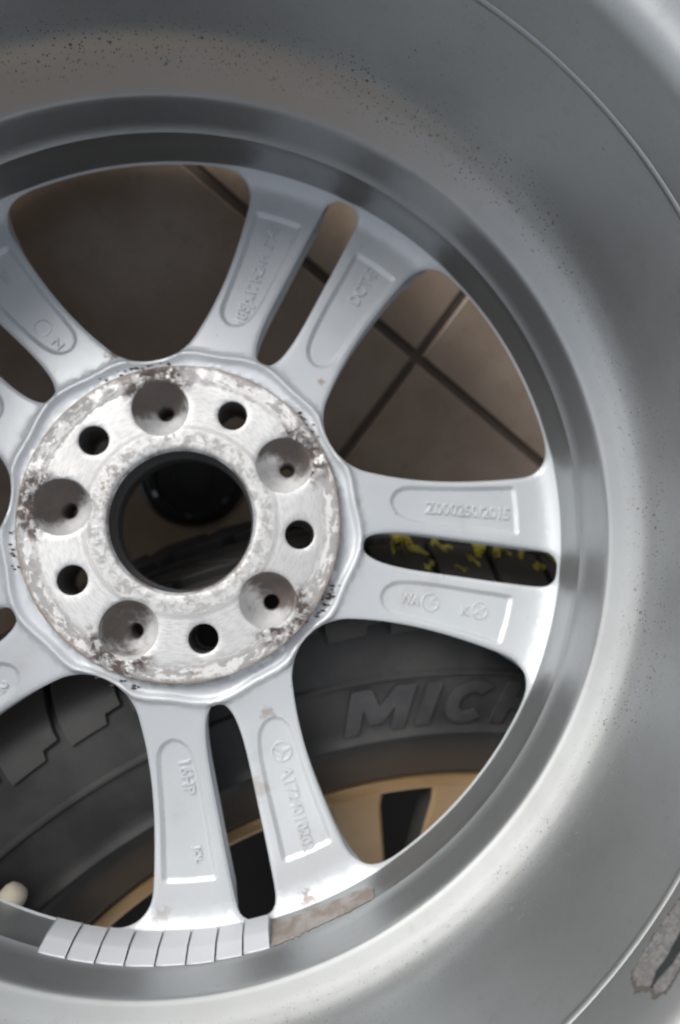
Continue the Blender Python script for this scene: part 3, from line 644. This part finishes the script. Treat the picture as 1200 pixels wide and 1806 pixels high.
# sidewall letters, bent round the tyre
def letter_polys():
    "heavy slanted capitals, unit height"
    M_ = ([(0, 0), (.30, 0), (.30, .55), (.50, .18), (.74, .18), (.94, .55), (.94, 0), (1.24, 0), (1.24, 1), (.86, 1), (.62, .56), (.38, 1), (0, 1)], 1.24)
    I_ = ([(0, 0), (.30, 0), (.30, 1), (0, 1)], .30)
    oc = [(.5 + .5 * math.cos(R(t)), .5 + .5 * math.sin(R(t))) for t in range(45, 316, 15)]; ic = [(.5 + .22 * math.cos(R(t)), .5 + .24 * math.sin(R(t))) for t in range(315, 44, -15)]
    C_ = (oc + ic, .9)
    H_ = ([(0, 0), (.3, 0), (.3, .38), (.6, .38), (.6, 0), (.9, 0), (.9, 1), (.6, 1), (.6, .64), (.3, .64), (.3, 1), (0, 1)], .9)
    E_ = ([(0, 0), (.8, 0), (.8, .24), (.3, .24), (.3, .39), (.72, .39), (.72, .61), (.3, .61), (.3, .76), (.8, .76), (.8, 1), (0, 1)], .8)
    L_ = ([(0, 0), (.75, 0), (.75, .26), (.3, .26), (.3, 1), (0, 1)], .75)
    N_ = ([(0, 0), (.3, 0), (.3, .5), (.62, 0), (.95, 0), (.95, 1), (.65, 1), (.65, .5), (.33, 1), (0, 1)], .95)
    V = []; F = []; x = 0
    for P, w in (M_, I_, C_, H_, E_, L_, I_, N_):
        Q = resample(np.array(P + P[:1], float), .09)[:-1]; n = len(Q); b = len(V)
        for z in (-.6, 1.): V += [(x + q[0] + .22 * q[1], q[1], z) for q in Q]
        tri = geometry.delaunay_2d_cdt([Vector(q) for q in Q], [(i, (i + 1) % n) for i in range(n)], [], 1, 1e-6)[2]
        for t in tri:
            if len(t) == 3 and max(t) < n: F.append(tuple(b + n + i for i in t))
        for i in range(n): k = (i + 1) % n; F.append((b + i, b + k, b + n + k, b + n + i))
        x += w + .22
    return np.array(V), F
co, F = letter_polys()
x0, x1 = 0., co[:, 0].max(); y0, y1 = 0., 1.
A0 = 95.9; span = 41.; hgt = .0235; r0 = .2672
X = (co[:, 0] - x0) / (x1 - x0); Y = (co[:, 1] - y0) / (y1 - y0)
a = np.radians(A0 - X * span); rad_ = r0 + Y * hgt
add('sidewall_lettering', np.c_[rad_ * np.cos(a), rad_ * np.sin(a), TOP + .0046 + co[:, 2] * .0008], F, MLT, tyre, 35)
bm = None
# bronze rim
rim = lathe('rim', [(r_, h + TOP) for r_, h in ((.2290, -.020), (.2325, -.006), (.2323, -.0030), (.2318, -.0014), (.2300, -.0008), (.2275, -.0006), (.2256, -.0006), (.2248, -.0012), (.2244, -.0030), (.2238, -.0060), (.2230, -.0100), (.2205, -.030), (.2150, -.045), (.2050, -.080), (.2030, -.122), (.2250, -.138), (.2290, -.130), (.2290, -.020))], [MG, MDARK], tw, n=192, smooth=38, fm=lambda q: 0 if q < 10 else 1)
rim['label'] = 'bronze gold rim edge'
for k in range(5):
    for s in (-1, 1):
        c = 87.9 + 72 * k + s * 7.2
        sec = []
        V = []; F = []
        st_ = [(.2262, 7.6, -.0003), (.2160, 7.0, -.0012), (.18, 7.6, -.0045), (.13, 9.5, -.0085), (.07, 14, -.012)]
        for r_, w, h in st_:
            cc = c - s * (0.0 if r_ > .2 else (.2235 - r_) * 12)
            for aa, hh in ((-w / 2, h - .015), (-w / 2, h - .002), (-w / 2 + .5, h), (w / 2 - .5, h), (w / 2, h - .002), (w / 2, h - .015)):
                V.append((r_ * math.cos(R(cc + aa)), r_ * math.sin(R(cc + aa)), TOP + hh))
        for i in range(len(st_) - 1):
            for q in range(6): q2 = (q + 1) % 6; F.append((i * 6 + q, i * 6 + q2, (i + 1) * 6 + q2, (i + 1) * 6 + q))
        F += [tuple(range(6))[::-1], tuple(24 + q for q in range(6))]
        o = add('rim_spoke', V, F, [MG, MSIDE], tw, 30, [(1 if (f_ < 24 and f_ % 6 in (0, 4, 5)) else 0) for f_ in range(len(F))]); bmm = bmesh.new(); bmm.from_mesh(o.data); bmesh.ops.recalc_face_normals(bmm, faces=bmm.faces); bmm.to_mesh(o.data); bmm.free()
lathe('rim_hub', [(.0001, TOP - .012), (.030, TOP - .012), (.034, TOP - .014), (.045, TOP - .014), (.072, TOP - .012), (.076, TOP - .016), (.076, TOP - .05)], MG, tw, n=64)
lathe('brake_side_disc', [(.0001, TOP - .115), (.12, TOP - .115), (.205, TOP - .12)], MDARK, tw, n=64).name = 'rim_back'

# ================================================================== BLACK CAP on the floor
cap = empty('plastic_cap', 'round black plastic cap with metal clips lying on the tiles, seen through the hub bore', 'cap', loc=(-.0997, .4070, 0))
lathe('cap_disc', [(.0001, .004), (.024, .004), (.026, .0075), (.0300, .0075), (.0315, .0055), (.0345, .0055), (.0365, .0040), (.0372, .0015), (.0368, 0), (.0001, 0)], MCAP, cap, n=72, smooth=35)
lathe('cap_ring', [(.0120, .004), (.0122, .0075), (.0134, .0075), (.0138, .004)], MCAP, cap, n=40, smooth=35)
for k in range(6):
    a = R(20 + 60 * k); c, s = math.cos(a), math.sin(a); V = []
    for x in (.0265, .0290):
        for y in (-.0022, .0022):
            for z in (.0062, .0098 if x > .028 else .0112): V.append((x * c - y * s, x * s + y * c, z))
    add('clip', V, [(0, 1, 3, 2), (4, 6, 7, 5), (0, 4, 5, 1), (2, 3, 7, 6), (1, 5, 7, 3), (0, 2, 6, 4)], MCLIP, cap)

# ================================================================== FLOOR
def plane(name, s, z, mat, thick=0.02):
    V = [(-s, -s, z), (s, -s, z), (s, s, z), (-s, s, z), (-s, -s, z - thick), (s, -s, z - thick), (s, s, z - thick), (-s, s, z - thick)]
    return add(name, V, [(0, 1, 2, 3), (4, 7, 6, 5), (0, 4, 5, 1), (1, 5, 6, 2), (2, 6, 7, 3), (3, 7, 4, 0)], mat)
g_ = plane('ground', 60, -.030, MGRND); g_['kind'] = 'structure'
fl = plane('tiled_floor', 1.9, -.0022, MGR, .024); fl['kind'] = 'structure'
CROSS = (.0624, .4849); TD = R(-38.2)
TS = .335; J = .0068; u = np.array([math.cos(TD), math.sin(TD)]); v = np.array([-u[1], u[0]])
h = (TS - J) / 2; bv = .0009; V = []; 
for (e, z) in ((h, -.010), (h, -bv), (h - bv, 0)):
    for sx, sy in ((-1, -1), (1, -1), (1, 1), (-1, 1)): q = u * sx * e + v * sy * e; V.append((q[0], q[1], z))
F = [(0, 1, 5, 4), (1, 2, 6, 5), (2, 3, 7, 6), (3, 0, 4, 7), (4, 5, 9, 8), (5, 6, 10, 9), (6, 7, 11, 10), (7, 4, 8, 11), (8, 9, 10, 11)]
t0 = add('tile', V, F, MTILE, fl)
first = True
for i in range(-5, 5):
    for j in range(-5, 5):
        q = np.array(CROSS) + u * TS * (i + .5) + v * TS * (j + .5)
        o = t0 if first else t0.copy()
        if not first: COL.objects.link(o)
        first = False; o.location = (q[0], q[1], random.uniform(-.0003, .0003)); o.rotation_euler = (random.uniform(-.0006, .0006), random.uniform(-.0006, .0006), 0)
